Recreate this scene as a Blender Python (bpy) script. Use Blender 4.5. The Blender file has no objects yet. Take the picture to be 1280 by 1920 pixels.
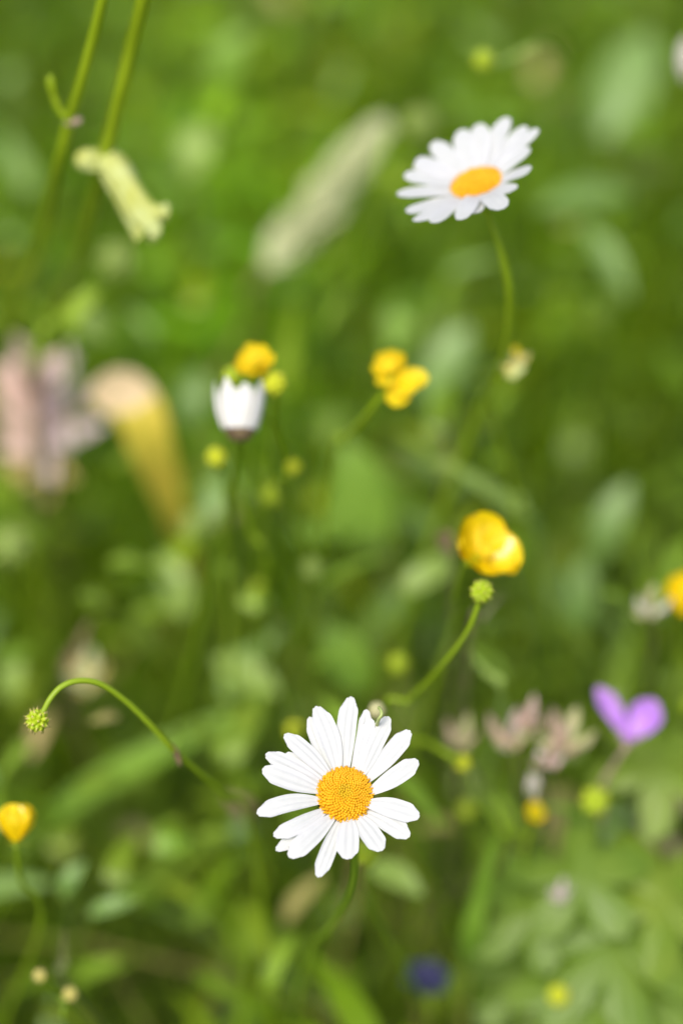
import bpy, math, random
import numpy as np
from mathutils import Vector, Matrix, noise as mnoise

# ------------------------------------------------------------------ camera, sky, sun, exposure
S = bpy.context.scene
R = math.radians
CAM_H, PITCH, LENS = 0.97, R(40.0), 85.0
FOCUS = 0.722
cam_d = bpy.data.cameras.new("camera")
cam = bpy.data.objects.new("camera", cam_d)
S.collection.objects.link(cam)
cam.location = (0, 0, CAM_H)
cam.rotation_euler = (math.pi / 2 - PITCH, 0, 0)
cam_d.sensor_fit = 'VERTICAL'; cam_d.sensor_height = 36.0; cam_d.sensor_width = 24.0
cam_d.lens = LENS; cam_d.clip_start = 0.01; cam_d.clip_end = 500
cam_d.dof.use_dof = True; cam_d.dof.focus_distance = FOCUS; cam_d.dof.aperture_fstop = 2.6
cam_d.dof.aperture_blades = 0
S.camera = cam

SUN_EL, SUN_AZ = R(57), R(203)        # azimuth clockwise from +Y: behind the camera, slightly left, softened by thin cloud
W = bpy.data.worlds.new("World"); S.world = W; W.use_nodes = True
nt = W.node_tree; bgn = nt.nodes["Background"]
sky = nt.nodes.new("ShaderNodeTexSky"); sky.sky_type = 'NISHITA'; sky.sun_disc = False
sky.sun_elevation = SUN_EL; sky.sun_rotation = SUN_AZ; sky.air_density = 1.0; sky.dust_density = 3.0
nt.links.new(sky.outputs[0], bgn.inputs[0]); bgn.inputs[1].default_value = 0.13
sun_d = bpy.data.lights.new("sun", 'SUN'); sun_d.energy = 2.6; sun_d.angle = R(24); sun_d.color = (1, .955, .88)
sun = bpy.data.objects.new("sun", sun_d); S.collection.objects.link(sun)
sdir = Vector((math.sin(SUN_AZ) * math.cos(SUN_EL), math.cos(SUN_AZ) * math.cos(SUN_EL), math.sin(SUN_EL)))
sun.rotation_euler = sdir.to_track_quat('Z', 'Y').to_euler()
S.view_settings.view_transform = 'Standard'; S.view_settings.look = 'None'
S.view_settings.exposure = 0.45; S.view_settings.gamma = 1.0
S.render.engine = 'CYCLES'
S.cycles.use_denoising = True; S.cycles.max_bounces = 8
S.cycles.transparent_max_bounces = 8; S.cycles.use_adaptive_sampling = True; S.cycles.adaptive_threshold = 0.01

rng = random.Random(7)
npr = np.random.default_rng(11)
CX = Vector((1, 0, 0)); CY = Vector((0, math.sin(PITCH), math.cos(PITCH))); CF = Vector((0, math.cos(PITCH), -math.sin(PITCH)))
CO = Vector((0, 0, CAM_H)); K = 36.0 / LENS / 1920.0
UP = Vector((0, 0, 1))

def ray(px, py): return CX * ((px - 640) * K) + CY * ((960 - py) * K) + CF
def P(px, py, d): return CO + ray(px, py) * d
def on_plane(px, py, c, n):
    r = ray(px, py); return CO + r * ((c - CO).dot(n) / r.dot(n))
def pix_np(x, y, z):
    dx, dy, dz = x, y, z - CAM_H
    f = dy * CF.y + dz * CF.z; v = dy * CY.y + dz * CY.z
    return 640 + dx / f / K, 960 - v / f / K
def srgb(r, g, b):
    f = lambda c: (c / 255 / 12.92) if c <= 10 else ((c / 255 + .055) / 1.055) ** 2.4
    return (f(r), f(g), f(b))

# ------------------------------------------------------------------ materials
MATS = {}
def mat(name, a, b=None, transl=0.0, rough=0.5, scale=120.0, bump=0.0, spec=0.5, tcol=None, sss=0.0):
    if name in MATS: return MATS[name]
    b = b or a
    m = bpy.data.materials.new(name); m.use_nodes = True; t = m.node_tree; N = t.nodes; L = t.links
    pb = N["Principled BSDF"]; out = N["Material Output"]
    tc = N.new("ShaderNodeTexCoord"); no = N.new("ShaderNodeTexNoise")
    no.inputs["Scale"].default_value = scale; no.inputs["Detail"].default_value = 4
    L.new(tc.outputs["Object"], no.inputs["Vector"])
    cr = N.new("ShaderNodeValToRGB")
    cr.color_ramp.elements[0].position = .35; cr.color_ramp.elements[1].position = .65
    cr.color_ramp.elements[0].color = (*a, 1); cr.color_ramp.elements[1].color = (*b, 1)
    L.new(no.outputs[0], cr.inputs[0]); L.new(cr.outputs[0], pb.inputs["Base Color"])
    pb.inputs["Roughness"].default_value = rough; pb.inputs["Specular IOR Level"].default_value = spec
    if bump:
        n2 = N.new("ShaderNodeTexNoise"); n2.inputs["Scale"].default_value = scale * 12
        L.new(tc.outputs["Object"], n2.inputs["Vector"])
        bp = N.new("ShaderNodeBump"); bp.inputs["Strength"].default_value = bump; bp.inputs["Distance"].default_value = .0004
        L.new(n2.outputs[0], bp.inputs["Height"]); L.new(bp.outputs[0], pb.inputs["Normal"])
    if transl:
        tr = N.new("ShaderNodeBsdfTranslucent"); mx = N.new("ShaderNodeMixShader"); mx.inputs[0].default_value = transl
        if tcol: tr.inputs[0].default_value = (*tcol, 1)
        else: L.new(cr.outputs[0], tr.inputs[0])
        L.new(pb.outputs[0], mx.inputs[1]); L.new(tr.outputs[0], mx.inputs[2]); L.new(mx.outputs[0], out.inputs[0])
    MATS[name] = m; return m

def tint_mat(name, transl, rough, spec):
    m = bpy.data.materials.new(name); m.use_nodes = True; t = m.node_tree; N = t.nodes; L = t.links
    pb = N["Principled BSDF"]; out = N["Material Output"]
    at = N.new("ShaderNodeAttribute"); at.attribute_name = "tint"
    tc = N.new("ShaderNodeTexCoord"); no = N.new("ShaderNodeTexNoise"); no.inputs["Scale"].default_value = 90
    L.new(tc.outputs["Object"], no.inputs["Vector"])
    hs = N.new("ShaderNodeHueSaturation"); mr = N.new("ShaderNodeMapRange")
    mr.inputs[3].default_value = .75; mr.inputs[4].default_value = 1.25
    L.new(no.outputs[0], mr.inputs[0]); L.new(mr.outputs[0], hs.inputs["Value"]); L.new(at.outputs["Color"], hs.inputs["Color"])
    L.new(hs.outputs[0], pb.inputs["Base Color"]); pb.inputs["Roughness"].default_value = rough; pb.inputs["Specular IOR Level"].default_value = spec
    tr = N.new("ShaderNodeBsdfTranslucent"); mx = N.new("ShaderNodeMixShader"); mx.inputs[0].default_value = transl
    L.new(hs.outputs[0], tr.inputs[0]); L.new(pb.outputs[0], mx.inputs[1]); L.new(tr.outputs[0], mx.inputs[2]); L.new(mx.outputs[0], out.inputs[0])
    return m

M_WHITE = mat("daisy_petal", (.69, .69, .69), (.72, .72, .72), .3, .55, 300, spec=.25)
M_CREAM = mat("cream_petal", (.78, .76, .70), (.80, .79, .76), .25, .6, 300, spec=.2)
M_DISC = mat("disc_floret", (.70, .34, .004), (.77, .41, .007), 0, .5, 500, spec=.3)
M_DISCY = mat("disc_floret_young", (.58, .36, .007), (.64, .40, .009), 0, .5, 500, spec=.3)
M_DISCB = mat("disc_base", (.30, .22, .01), (.36, .20, .01), 0, .7, 500)
M_YEL = mat("buttercup_petal", (.86, .62, .004), (.90, .68, .006), .3, .26, 200, spec=.6)
M_YEL2 = mat("yellow_petal", (.84, .64, .008), (.88, .70, .02), .3, .5, 200)
M_STAM = mat("stamen", (.86, .66, .012), (.80, .58, .012), 0, .6, 400)
M_BUD = mat("green_bud", (.36, .50, .008), (.44, .54, .012), .15, .5, 500)
M_BUDY = mat("yellow_green_bud", (.58, .64, .008), (.62, .64, .012), .15, .5, 500)
M_BUDTIP = mat("bud_tip", (.52, .46, .10), (.42, .36, .12), 0, .6, 500)
M_STEM = mat("green_stem", (.30, .43, .012), (.34, .48, .02), .3, .45, 60)
M_STEMY = mat("yellow_stem", (.32, .44, .010), (.36, .48, .014), .3, .45, 60)
M_STEMD = mat("brown_stem", (.16, .13, .06), (.12, .15, .04), 0, .6, 80)
M_CALYX = mat("daisy_bract", (.10, .15, .02), (.07, .10, .02), 0, .55, 300)
M_BRACT = mat("brown_bract", (.12, .075, .04), (.20, .14, .07), 0, .7, 300)
M_VIOLET = mat("violet_petal", (.46, .18, .74), (.66, .34, .86), .3, .55, 150)
M_NAVY = mat("navy_petal", (.02, .02, .075), (.035, .035, .11), .1, .5, 150)
M_WILT = mat("wilted_yellow", (.50, .52, .09), (.60, .66, .26), .25, .6, 130)
M_PINK = mat("faded_pink", (.84, .60, .48), (.78, .58, .52), .25, .6, 70)
M_LILAC = mat("faded_lilac", (.76, .60, .62), (.76, .62, .60), .25, .6, 70)
M_TAN = mat("tan_chaff", (.58, .44, .18), (.50, .40, .12), .2, .7, 70)
M_PEACH = mat("peach_leaf", (.86, .62, .34), (.88, .66, .38), .3, .6, 40)
M_GOLD = mat("golden_leaf", (.78, .56, .07), (.70, .58, .06), .3, .55, 30)
M_CREAMSPK = mat("pale_spike", (.66, .70, .36), (.74, .76, .46), .3, .7, 200)
M_LF = mat("fresh_leaf", (.24, .42, .035), (.28, .46, .05), .45, .42, 60, spec=.5)
M_LFP = mat("pale_leaf", (.33, .47, .09), (.37, .50, .11), .4, .4, 60, spec=.5)
M_LFG = mat("grey_leaf", (.22, .37, .08), (.26, .40, .10), .4, .38, 60, spec=.6)
M_LFY = mat("lime_leaf", (.34, .50, .03), (.38, .54, .04), .45, .45, 60)
M_BEIGE = mat("beige_sepal", (.62, .58, .32), (.54, .52, .25), .25, .6, 200)
M_ROSE = mat("rosy_sepal", (.58, .42, .32), (.52, .37, .28), .25, .6, 200)
M_LOB = mat("lobed_leaf", (.16, .27, .022), (.20, .31, .03), .4, .45, 60)
M_LOBY = mat("lobed_leaf_yellowish", (.20, .31, .022), (.24, .34, .03), .4, .45, 60)
M_PALE = mat("papery_white", (.66, .62, .52), (.58, .54, .46), .2, .7, 200)

# ------------------------------------------------------------------ mesh helpers
class MB:
    def __init__(s): s.v = []; s.f = []; s.m = []
    def grid(s, rows, close=False, mi=0):
        o = len(s.v); n = len(rows[0])
        for r in rows: s.v.extend(r)
        for i in range(len(rows) - 1):
            for j in range(n if close else n - 1):
                k = (j + 1) % n
                s.f.append((o + i * n + j, o + i * n + k, o + (i + 1) * n + k, o + (i + 1) * n + j)); s.m.append(mi)
    def fan(s, c, ring, mi=0):
        o = len(s.v); s.v.append(c); s.v.extend(ring); n = len(ring)
        for j in range(n): s.f.append((o, o + 1 + j, o + 1 + (j + 1) % n)); s.m.append(mi)
    def tube(s, pts, rad, seg=10, mi=0):
        pts = [Vector(p) for p in pts]; n = len(pts)
        if not isinstance(rad, (list, tuple)): rad = [rad] * n
        rows = []; ref = Vector((.3, .2, .93)).normalized()
        for i, p in enumerate(pts):
            t = (pts[min(i + 1, n - 1)] - pts[max(i - 1, 0)]).normalized()
            a = t.cross(ref)
            if a.length < 1e-3: a = t.cross(Vector((1, 0, 0)))
            a.normalize(); b = t.cross(a)
            rows.append([p + (a * math.cos(q) + b * math.sin(q)) * rad[i] for q in [2 * math.pi * k / seg for k in range(seg)]])
        s.grid(rows, True, mi); s.fan(pts[0], rows[0][::-1], mi); s.fan(pts[-1], rows[-1], mi)
    def ball(s, c, r, axis=UP, stretch=1.0, nu=8, nv=5, mi=0, top=1.0):
        q = axis.to_track_quat('Z', 'Y').to_matrix(); rows = []
        for i in range(nv + 1):
            th = math.pi * (0.02 + .96 * i / nv)
            rows.append([c + q @ Vector((r * math.sin(th) * math.cos(2 * math.pi * j / nu), r * math.sin(th) * math.sin(2 * math.pi * j / nu), r * stretch * math.cos(th))) for j in range(nu)])
        s.grid(rows, True, mi)
    def cone(s, a, b, r, seg=5, mi=0):
        t = (b - a).normalized(); u = t.orthogonal().normalized(); w = t.cross(u)
        s.fan(b, [a + (u * math.cos(2 * math.pi * k / seg) + w * math.sin(2 * math.pi * k / seg)) * r for k in range(seg)], mi)
    def build(s, name, mats, parent=None):
        me = bpy.data.meshes.new(name); me.from_pydata([tuple(v) for v in s.v], [], s.f)
        if not isinstance(mats, (list, tuple)): mats = [mats]
        for m in mats: me.materials.append(m)
        me.polygons.foreach_set("material_index", s.m); me.polygons.foreach_set("use_smooth", [True] * len(s.f)); me.update()
        o = bpy.data.objects.new(name, me); S.collection.objects.link(o)
        if parent is not None:
            o.parent = parent; o.matrix_parent_inverse = Matrix.Translation(-parent.location)
        return o

def spline(pts, n=8):
    pts = [Vector(p) for p in pts]; q = [pts[0] * 2 - pts[1]] + pts + [pts[-1] * 2 - pts[-2]]; out = []
    for i in range(1, len(q) - 2):
        a, b, c, d = q[i - 1:i + 3]
        for k in range(n):
            t = k / n
            out.append(.5 * ((2 * b) + (c - a) * t + (2 * a - 5 * b + 4 * c - d) * t * t + (3 * b - a - 3 * c + d) * t ** 3))
    out.append(pts[-1]); return out

def thing(name, base, label, cat, group=None):
    o = bpy.data.objects.new(name, None); S.collection.objects.link(o); o.location = base; o.empty_display_size = .01
    o["label"] = label; o["category"] = cat
    if group: o["group"] = group
    return o

def to_ground(p, lean=(0, 0)):
    return Vector((p.x + lean[0], p.y + lean[1], 0.0))

def stem_path(pp, lean=None, top=None):
    pts = [P(*q) for q in pp]
    if top is not None: pts = [top] + pts
    last = pts[-1]; prev = pts[-2]
    if lean is None:
        dv = last - prev; s = min(.35, .25 * last.z / max(abs(dv.z), 1e-3)); lean = (max(-.08, min(.08, dv.x * s)), max(-.06, min(.06, dv.y * s)))
    g = to_ground(last, lean)
    g = g + Vector((rng.uniform(-.09, .09), rng.uniform(.05, .19), 0))
    mid = last.lerp(g, .5) + Vector((lean[0] * .4 + rng.uniform(-.012, .012), lean[1] * .25, 0))
    return pts + [mid, g]

def stem(t, pts, r0, r1, m, name="stem"):
    sp = spline(pts, 8); b = MB(); n = len(sp)
    b.tube(sp, [r0 + (r1 - r0) * min(1, i / (n * .6)) for i in range(n)], 10)
    return b.build(name, m, t)

def petal_mesh(b, base, tip, w, nrm, bulge=0.0, base_w=.38, peak=.62, tipw=.62, tround=.13, teeth=.02, groove=.00022, cup=.0, twist=0.0, nu=13, nv=18, seed=0, mi=0, curl=0.0, tpow=1.6):
    ax = tip - base; L = ax.length; ax = ax / L
    side = ax.cross(nrm).normalized(); up = side.cross(ax).normalized()
    rr = random.Random(seed); wob = rr.uniform(-.05, .05); ph = rr.uniform(0, 6)
    t1, t2 = rr.uniform(.4, 1.3), rr.uniform(.4, 1.3)
    rows = []
    for i in range(nv):
        t = i / (nv - 1)
        row = []
        for j in range(nu):
            u = -1 + 2 * j / (nu - 1)
            notch = teeth * (t1 * math.exp(-((u + .33) / .14) ** 2) + t2 * math.exp(-((u - .33) / .14) ** 2))
            s = t * (1 - (tround * abs(u) ** 3.0 + notch) * t ** 4)
            if t < peak: f = base_w + (1 - base_w) * math.sin(math.pi / 2 * t / peak)
            else: f = tipw + (1 - tipw) * math.cos(math.pi / 2 * ((t - peak) / (1 - peak)) ** tpow)
            x = u * w * .5 * f + L * wob * math.sin(math.pi * s)
            z = bulge * math.sin(math.pi * s ** .9) - groove * math.cos(3 * math.pi * u) * math.sin(math.pi * min(1, s * 1.02)) + cup * w * u * u * math.sin(math.pi * (.15 + .8 * s)) \
                + curl * L * max(0, s - .55) ** 2 + .03 * w * math.sin(5 * s + ph + u) + twist * u * w * s
            row.append(base + ax * (L * s) + side * x + up * z)
        rows.append(row)
    b.grid(rows, False, mi)

def petal(t, base, tip, w, nrm, m, name="petal", **k):
    b = MB(); petal_mesh(b, base, tip, w, nrm, **k); return b.build(name, m, t)

LEAFK = dict(base_w=.12, peak=.42, tipw=.05, tround=0, teeth=0, groove=0.0, cup=.18)

# ------------------------------------------------------------------ daisies
G_DAISY = "white daisies in the meadow"
def daisy_disc(t, c, n, rad, dome, count, seed=1):
    q = n.to_track_quat('Z', 'Y').to_matrix(); rr = random.Random(seed)
    b = MB(); rows = []
    for i in range(9):
        s = (i + .02) / 8.02
        rows.append([c + q @ Vector((rad * .97 * s * math.cos(2 * math.pi * j / 32), rad * .97 * s * math.sin(2 * math.pi * j / 32), dome * (1 - s * s - .26 * math.exp(-(s / .2) ** 2)) - .0004)) for j in range(32)])
    b.grid(rows, True, 0)
    rr2 = [q @ Vector((math.cos(2 * math.pi * j / 32), math.sin(2 * math.pi * j / 32), 0)) for j in range(32)]
    b.grid([[c + v * rad * .97 + n * (-.0003) for v in rr2], [c + v * rad * .7 - n * .004 for v in rr2]], True, 2)
    for k in range(count):
        s = math.sqrt((k + .6) / count); a = k * 2.399963 + rr.uniform(-.03, .03)
        dip = .24 * math.exp(-(s / .2) ** 2)
        p = c + q @ Vector((rad * s * math.cos(a), rad * s * math.sin(a), dome * (1 - s * s - dip) + .0001))
        d = (q @ Vector((math.cos(a) * s * .8, math.sin(a) * s * .8, 1))).normalized()
        r = rad * (.95 + .22 * s) / math.sqrt(count) * rr.uniform(.94, 1.06)
        b.ball(p, r, d, 1.0 + (.5 if s > .86 else 0) * rr.random(), 10, 7, 1 if s < .26 else 0)
        if s > .86 and rr.random() < .6:      # open florets round the rim: a ring of tiny lobes
            o = d.orthogonal().normalized(); w2 = d.cross(o); e = p + d * r * 1.3
            for g in range(5):
                h = o * math.cos(g * 1.2566) + w2 * math.sin(g * 1.2566)
                b.cone(e, e + h * r * .95 + d * r * .6, r * .4, 4, 0)
    return b.build("disc", [M_DISC, M_DISCY, M_DISCB], t)

def daisy_calyx(t, c, n, rad, seed=3, m=None):
    q = n.to_track_quat('Z', 'Y').to_matrix(); b = MB(); rr = random.Random(seed)
    for ring, (r0, z0, r1, z1, cnt) in enumerate([(.30, -.0068, .78, -.0042, 12), (.5, -.0058, .98, -.0020, 17), (.6, -.0048, 1.06, -.0008, 20)]):
        for k in range(cnt):
            a = 2 * math.pi * (k + ring * .5) / cnt
            e = Vector((math.cos(a), math.sin(a), 0))
            B = c + q @ (e * rad * r0 + UP * z0); T = c + q @ (e * rad * r1 * rr.uniform(.96, 1.04) + UP * z1)
            petal_mesh(b, B, T, rad * .42, q @ e, base_w=.6, peak=.4, tipw=.1, tround=0, teeth=0, nu=5, nv=6, groove=0)
    return b.build("calyx", m or M_CALYX, t)

def Z1(x, y): return (440 + x / 3.2, 1260 + y / 3.2)
def Z2(x, y): return (700 + x / 3.5556, 180 + y / 3.5556)

# front daisy ------------------------------------------------------
C1 = P(*Z1(660, 735), FOCUS)
N1 = (-CF * math.cos(R(24)) + (CY * .96 + CX * .10).normalized() * math.sin(R(24))).normalized()
stem1 = stem_path([(663, 1560, .745), (665, 1615, .76), (660, 1660, .775), (642, 1705, .80), (612, 1750, .83), (575, 1800, .87)], top=C1 - N1 * .008)
d1 = thing("ox_eye_daisy", stem1[-1], "wide open white daisy in sharp focus with bumpy golden disc", "daisy", G_DAISY)
pet1 = [  # tip, base, width, lift of the tip along the normal (mm), layer (mm), bulge (mm)
    ((697, 146), (672, 560), 124, 4.0, 0, .6), ((792, 224), (715, 575), 92, 4.4, -.6, .4), ((822, 280), (742, 585), 100, 5.2, .2, .3),
    ((922, 266), (788, 600), 118, 5.4, .5, .4), ((1052, 350), (815, 645), 118, 4.2, .1, .8), ((1100, 530), (822, 735), 122, 3.0, .3, 1.0),
    ((1108, 868), (800, 800), 132, 2.4, .5, 1.0), ((1048, 988), (780, 850), 124, 2.0, -.4, .8), ((884, 1074), (735, 885), 132, 1.8, .2, 1.0),
    ((672, 1126), (692, 900), 144, 1.6, .5, 1.0), ((498, 1234), (632, 905), 102, 1.0, -.3, .6), ((325, 1114), (592, 880), 126, 1.8, .4, .8),
    ((246, 1072), (560, 862), 92, 1.6, -.7, .3), ((232, 986), (535, 840), 106, 2.0, .2, .8), ((132, 848), (505, 785), 118, 2.2, .4, .9),
    ((164, 584), (500, 715), 136, 3.0, .5, .9), ((184, 492), (520, 660), 116, 3.2, -.2, .6), ((306, 488), (545, 640), 96, 3.0, -.9, .3),
    ((298, 372), (565, 620), 112, 3.6, .3, .8), ((486, 204), (612, 592), 132, 4.0, .4, .7), ((446, 268), (590, 600), 92, 3.6, -.7, .3)]
for i, (tp, bs, w, lift, lay, bl) in enumerate(pet1):
    base = on_plane(*Z1(*bs), C1 + N1 * (lay - .3) * .001, N1); tip = on_plane(*Z1(*tp), C1 + N1 * (lift + lay) * .001, N1)
    base = base.lerp(C1 + N1 * (lay - .6) * .001, .22)
    petal(d1, base, tip, w / 3.2 * K * FOCUS * .95, N1, M_WHITE, bulge=bl * .001, seed=i + 1, teeth=.016, groove=.00018, cup=rng.uniform(-.04, .06), tipw=.66, tround=.115, tpow=3.2, peak=.60, base_w=.27, nu=17, nv=24)
daisy_disc(d1, C1, N1, 168 / 3.2 * K * FOCUS * 1.0, .0042, 430)
daisy_calyx(d1, C1, N1, .0085)
stem(d1, stem1, .0011, .0012, mat("mid_stem", (.20, .33, .012), (.24, .37, .02), .2, .5, 60))
b = MB(); b.tube(spline([P(*Z1(850, 330), .728), P(*Z1(862, 285), .722), P(*Z1(880, 255), .721), P(*Z1(876, 228), .722), P(*Z1(864, 214), .724)], 6), .00055, 8)
b.build("curled_floret", mat("pale_green", (.42, .48, .18), (.36, .44, .12), .1, .5, 300), d1)

# upper daisy ------------------------------------------------------
D2 = .770
C2 = P(*Z2(688, 585), D2)
N2 = (-CF * math.cos(R(52)) + (CY * .94 - CX * .34).normalized() * math.sin(R(52))).normalized()
stem2 = stem_path([(918, 408, .779), (938, 470, .785), (953, 535, .795), (956, 600, .81), (948, 660, .83), (918, 735, .865), (880, 815, .91)], top=C2 - N2 * .006)
d2 = thing("ox_eye_daisy", stem2[-1], "open white daisy seen slantwise on a bent stem, above the spent yellow flower", "daisy", G_DAISY)
tips2 = [(155, 652, 1), (205, 522, 1), (272, 446, 0), (290, 415, 1), (398, 306, 1), (585, 226, 1), (702, 186, 1),
         (888, 142, 1), (1012, 196, 0), (1095, 218, 1), (1042, 346, 0), (1050, 492, 1), (940, 622, 0), (865, 748, 1), (672, 782, 0), (582, 822, 1), (398, 850, 0), (270, 838, 0), (218, 775, 0)]
QB = N2.to_track_quat('Z', 'Y').to_matrix()
for i, (x, y, l) in enumerate(tips2):
    tip = on_plane(*Z2(x, y), C2 + N2 * (.0042 + .0007 * l), N2)
    rad = tip - C2; rad = (rad - N2 * rad.dot(N2)).normalized()
    base = C2 + rad * .0052 + N2 * (-.0008 + .0004 * l)
    petal(d2, base, tip, rng.uniform(.0060, .0071), N2, M_WHITE, bulge=rng.uniform(-.0003, .0010), seed=40 + i, teeth=.015, groove=.00012, cup=rng.uniform(-.04, .06), tipw=.76, tround=.10, tpow=3.0, peak=.52, base_w=.42)
daisy_disc(d2, C2, N2, .0082, .0034, 330, 5)
daisy_calyx(d2, C2, N2, .0085, 6)
stem(d2, stem2, .0013, .0017, M_STEM)

# half closed daisy ------------------------------------------------
D3 = .800
C3 = P(449, 806, D3); A3 = (CY * .98 - CF * -.12 + CX * .02).normalized()
stem3 = stem_path([(444, 835, .806), (439, 880, .825), (432, 935, .85), (420, 1000, .885)], top=C3 - A3 * .003)
d3 = thing("ox_eye_daisy", stem3[-1], "half closed white daisy with petals folded up like a brush, below yellow heads", "daisy", G_DAISY)
q = A3.to_track_quat('Z', 'Y').to_matrix()
for i in range(17):
    a = 2 * math.pi * i / 17 + rng.uniform(-.1, .1); e = q @ Vector((math.cos(a), math.sin(a), 0))
    lay = .0004 * (i % 2)
    petal(d3, C3 + e * (.0055 + lay), C3 + e * (.0078 + lay + rng.uniform(-.0006, .0012)) + A3 * rng.uniform(.0120, .0165), .0038, e, M_CREAM,
          bulge=.0005, seed=90 + i, teeth=.03, base_w=.6, tipw=.7, cup=-.1, tpow=2.5)
b = MB(); b.ball(C3 + A3 * .002, .0048, A3, .6, 12, 8); b.build("disc", M_DISC, d3)
b = MB()
for k in range(18):
    a = 2 * math.pi * k / 18; e = q @ Vector((math.cos(a), math.sin(a), 0))
    petal_mesh(b, C3 + e * .001 - A3 * .004, C3 + e * .0056 + A3 * (.0016 if k % 2 else .0005), .0026, e, base_w=.6, peak=.4, tipw=.1, tround=0, teeth=0, nu=5, nv=6, groove=0, bulge=.0008)
b.build("calyx", M_BRACT, d3)
stem(d3, stem3, .0013, .0011, mat("far_stem", (.22, .35, .012), (.26, .39, .02), .3, .5, 60))

# ------------------------------------------------------------------ buttercups and yellow flowers
G_BUT = "yellow buttercups"
def stamens(t, c, ax, r, n, L, m=M_STAM, seed=0):
    rr = random.Random(seed); q = ax.to_track_quat('Z', 'Y').to_matrix(); b = MB()
    for k in range(n):
        s = math.sqrt((k + .5) / n); a = k * 2.4
        e = q @ Vector((math.cos(a) * s, math.sin(a) * s, 0))
        B = c + e * r * .5; T = c + e * r * (1 + .3 * s) + ax * L * rr.uniform(.75, 1.15)
        b.tube([B, B.lerp(T, .5), T], .00022, 5); b.ball(T, .00062, (T - B).normalized(), 1.8, 6, 4)
    return b.build("stamens", m, t)

def cup_flower(px, py, d, ax, petals, stem_pp, label, cat="buttercup", name="buttercup", group=G_BUT, m=M_YEL, r=.011, sm=M_STEM, stam=24, sr=(.0008, .0009), sepal=True, rough_tip=.01, tro=.26):
    """petals: list of (angle deg, length, width, rise 0..1)"""
    c = P(px, py, d); sp = stem_path(stem_pp, top=c - ax * .0015)
    t = thing(name, sp[-1], label, cat, group); q = ax.to_track_quat('Z', 'Y').to_matrix()
    for i, (a, L, w, rise) in enumerate(petals):
        e = q @ Vector((math.cos(R(a)), math.sin(R(a)), 0)); al = rise * math.pi / 2
        tip = c + (e * math.cos(al) + ax * math.sin(al)) * L
        nrm = (-e * math.sin(al) + ax * math.cos(al)).normalized()
        petal(t, c + e * .0008 + ax * .0002 * (i % 2), tip, w, nrm, m, bulge=-.12 * L, base_w=.22, peak=.62, tipw=.84, tround=tro, tpow=2.4, teeth=rough_tip * .6, groove=.0001, cup=.22, seed=200 + i + int(px), curl=.35, nu=13, nv=14)
    if stam:
        stamens(t, c, ax, .0022, stam, .005, seed=int(px)); bb = MB(); bb.ball(c + ax * .0015, .0019, ax, 1.1, 10, 6)
        bb.build("carpels", M_BUD, t)
    if sepal:
        b = MB()
        for k in range(5):
            e = q @ Vector((math.cos(k * 1.2566 + .5), math.sin(k * 1.2566 + .5), 0))
            petal_mesh(b, c - ax * .001, c + e * .0052 - ax * .0006, .0028, ax, base_w=.5, peak=.5, tipw=.2, tround=.1, teeth=0, nu=5, nv=6, groove=0)
        b.build("sepals", M_BUDY, t)
    stem(t, sp, sr[0], sr[1], sm)
    return t

tocam = -CF
# the large glossy one
axb = (tocam * .66 + CX * .42 + CY * .42).normalized()
cup_flower(893, 1046, .790, axb, [(100, .0150, .0175, .36), (172, .0135, .0170, .42), (244, .0135, .0170, .42), (316, .0150, .0170, .32), (28, .0155, .0165, .34)],
           [(868, 1062, .80), (852, 1120, .83), (842, 1200, .875)], "large glossy golden buttercup, cupped, just above a spiky green bud")
# ragged yellow one above the half closed daisy
cup_flower(478, 690, .805, (UP * .85 + tocam * .45).normalized(), [(10, .0085, .0058, .35), (60, .0088, .006, .45), (110, .009, .006, .5), (160, .008, .0056, .4), (205, .009, .006, .35), (250, .0086, .006, .4), (300, .0085, .006, .42), (335, .008, .005, .5)],
           [(483, 712, .812), (492, 780, .835), (505, 860, .87)], "small ragged yellow flower just above the half closed white daisy", m=M_YEL2, stam=30, rough_tip=.08)
# half-shed yellow one on a slanting stalk
cup_flower(738, 700, .812, (UP * .7 + tocam * .5 - CX * .35).normalized(), [(345, .0130, .0090, .06), (15, .0128, .0085, -.04), (318, .0135, .009, -.05), (285, .0095, .007, .3), (120, .0085, .006, .5), (170, .009, .006, .5), (220, .0085, .006, .45), (75, .0085, .006, .45)],
           [(728, 722, .812), (690, 775, .825), (645, 825, .85), (622, 880, .88)], "yellow flower with drooping right petals on a slanting stalk, middle of the meadow", m=M_YEL2, stam=36, sm=M_STEM, sr=(.0012, .0010))
cup_flower(30, 1578, .785, (CY * .97 - tocam * .10 + CX * .05).normalized(), [(0, .0125, .0125, .80), (72, .0125, .0120, .82), (144, .0125, .0125, .8), (216, .0125, .0120, .80), (288, .0125, .0125, .8)],
           [(32, 1585, .79), (40, 1650, .81), (75, 1740, .85)], "egg shaped yellow buttercup, closed, over dark grass beneath the arching stalk", stam=0)
cup_flower(1284, 1132, .875, (UP * .7 + tocam * .5).normalized(), [(0, .0125, .0120, .55), (72, .0125, .0120, .5), (144, .0125, .0120, .5), (216, .0115, .0120, .5), (288, .0125, .0120, .5)],
           [(1282, 1152, .88), (1272, 1230, .91)], "blurred yellow buttercup beside a pale papery seed head", stam=10)
cup_flower(1003, 1525, .86, (UP * .6 + tocam * .6).normalized(), [(30, .0036, .004, .3), (100, .0045, .0045, .3), (175, .0045, .0045, .4), (245, .0045, .0045, .3), (315, .0045, .0045, .3)],
           [(1000, 1540, .87), (985, 1640, .90)], "tiny yellow flower under the drooping rosy geranium fruit", stam=8, sepal=False)

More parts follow.
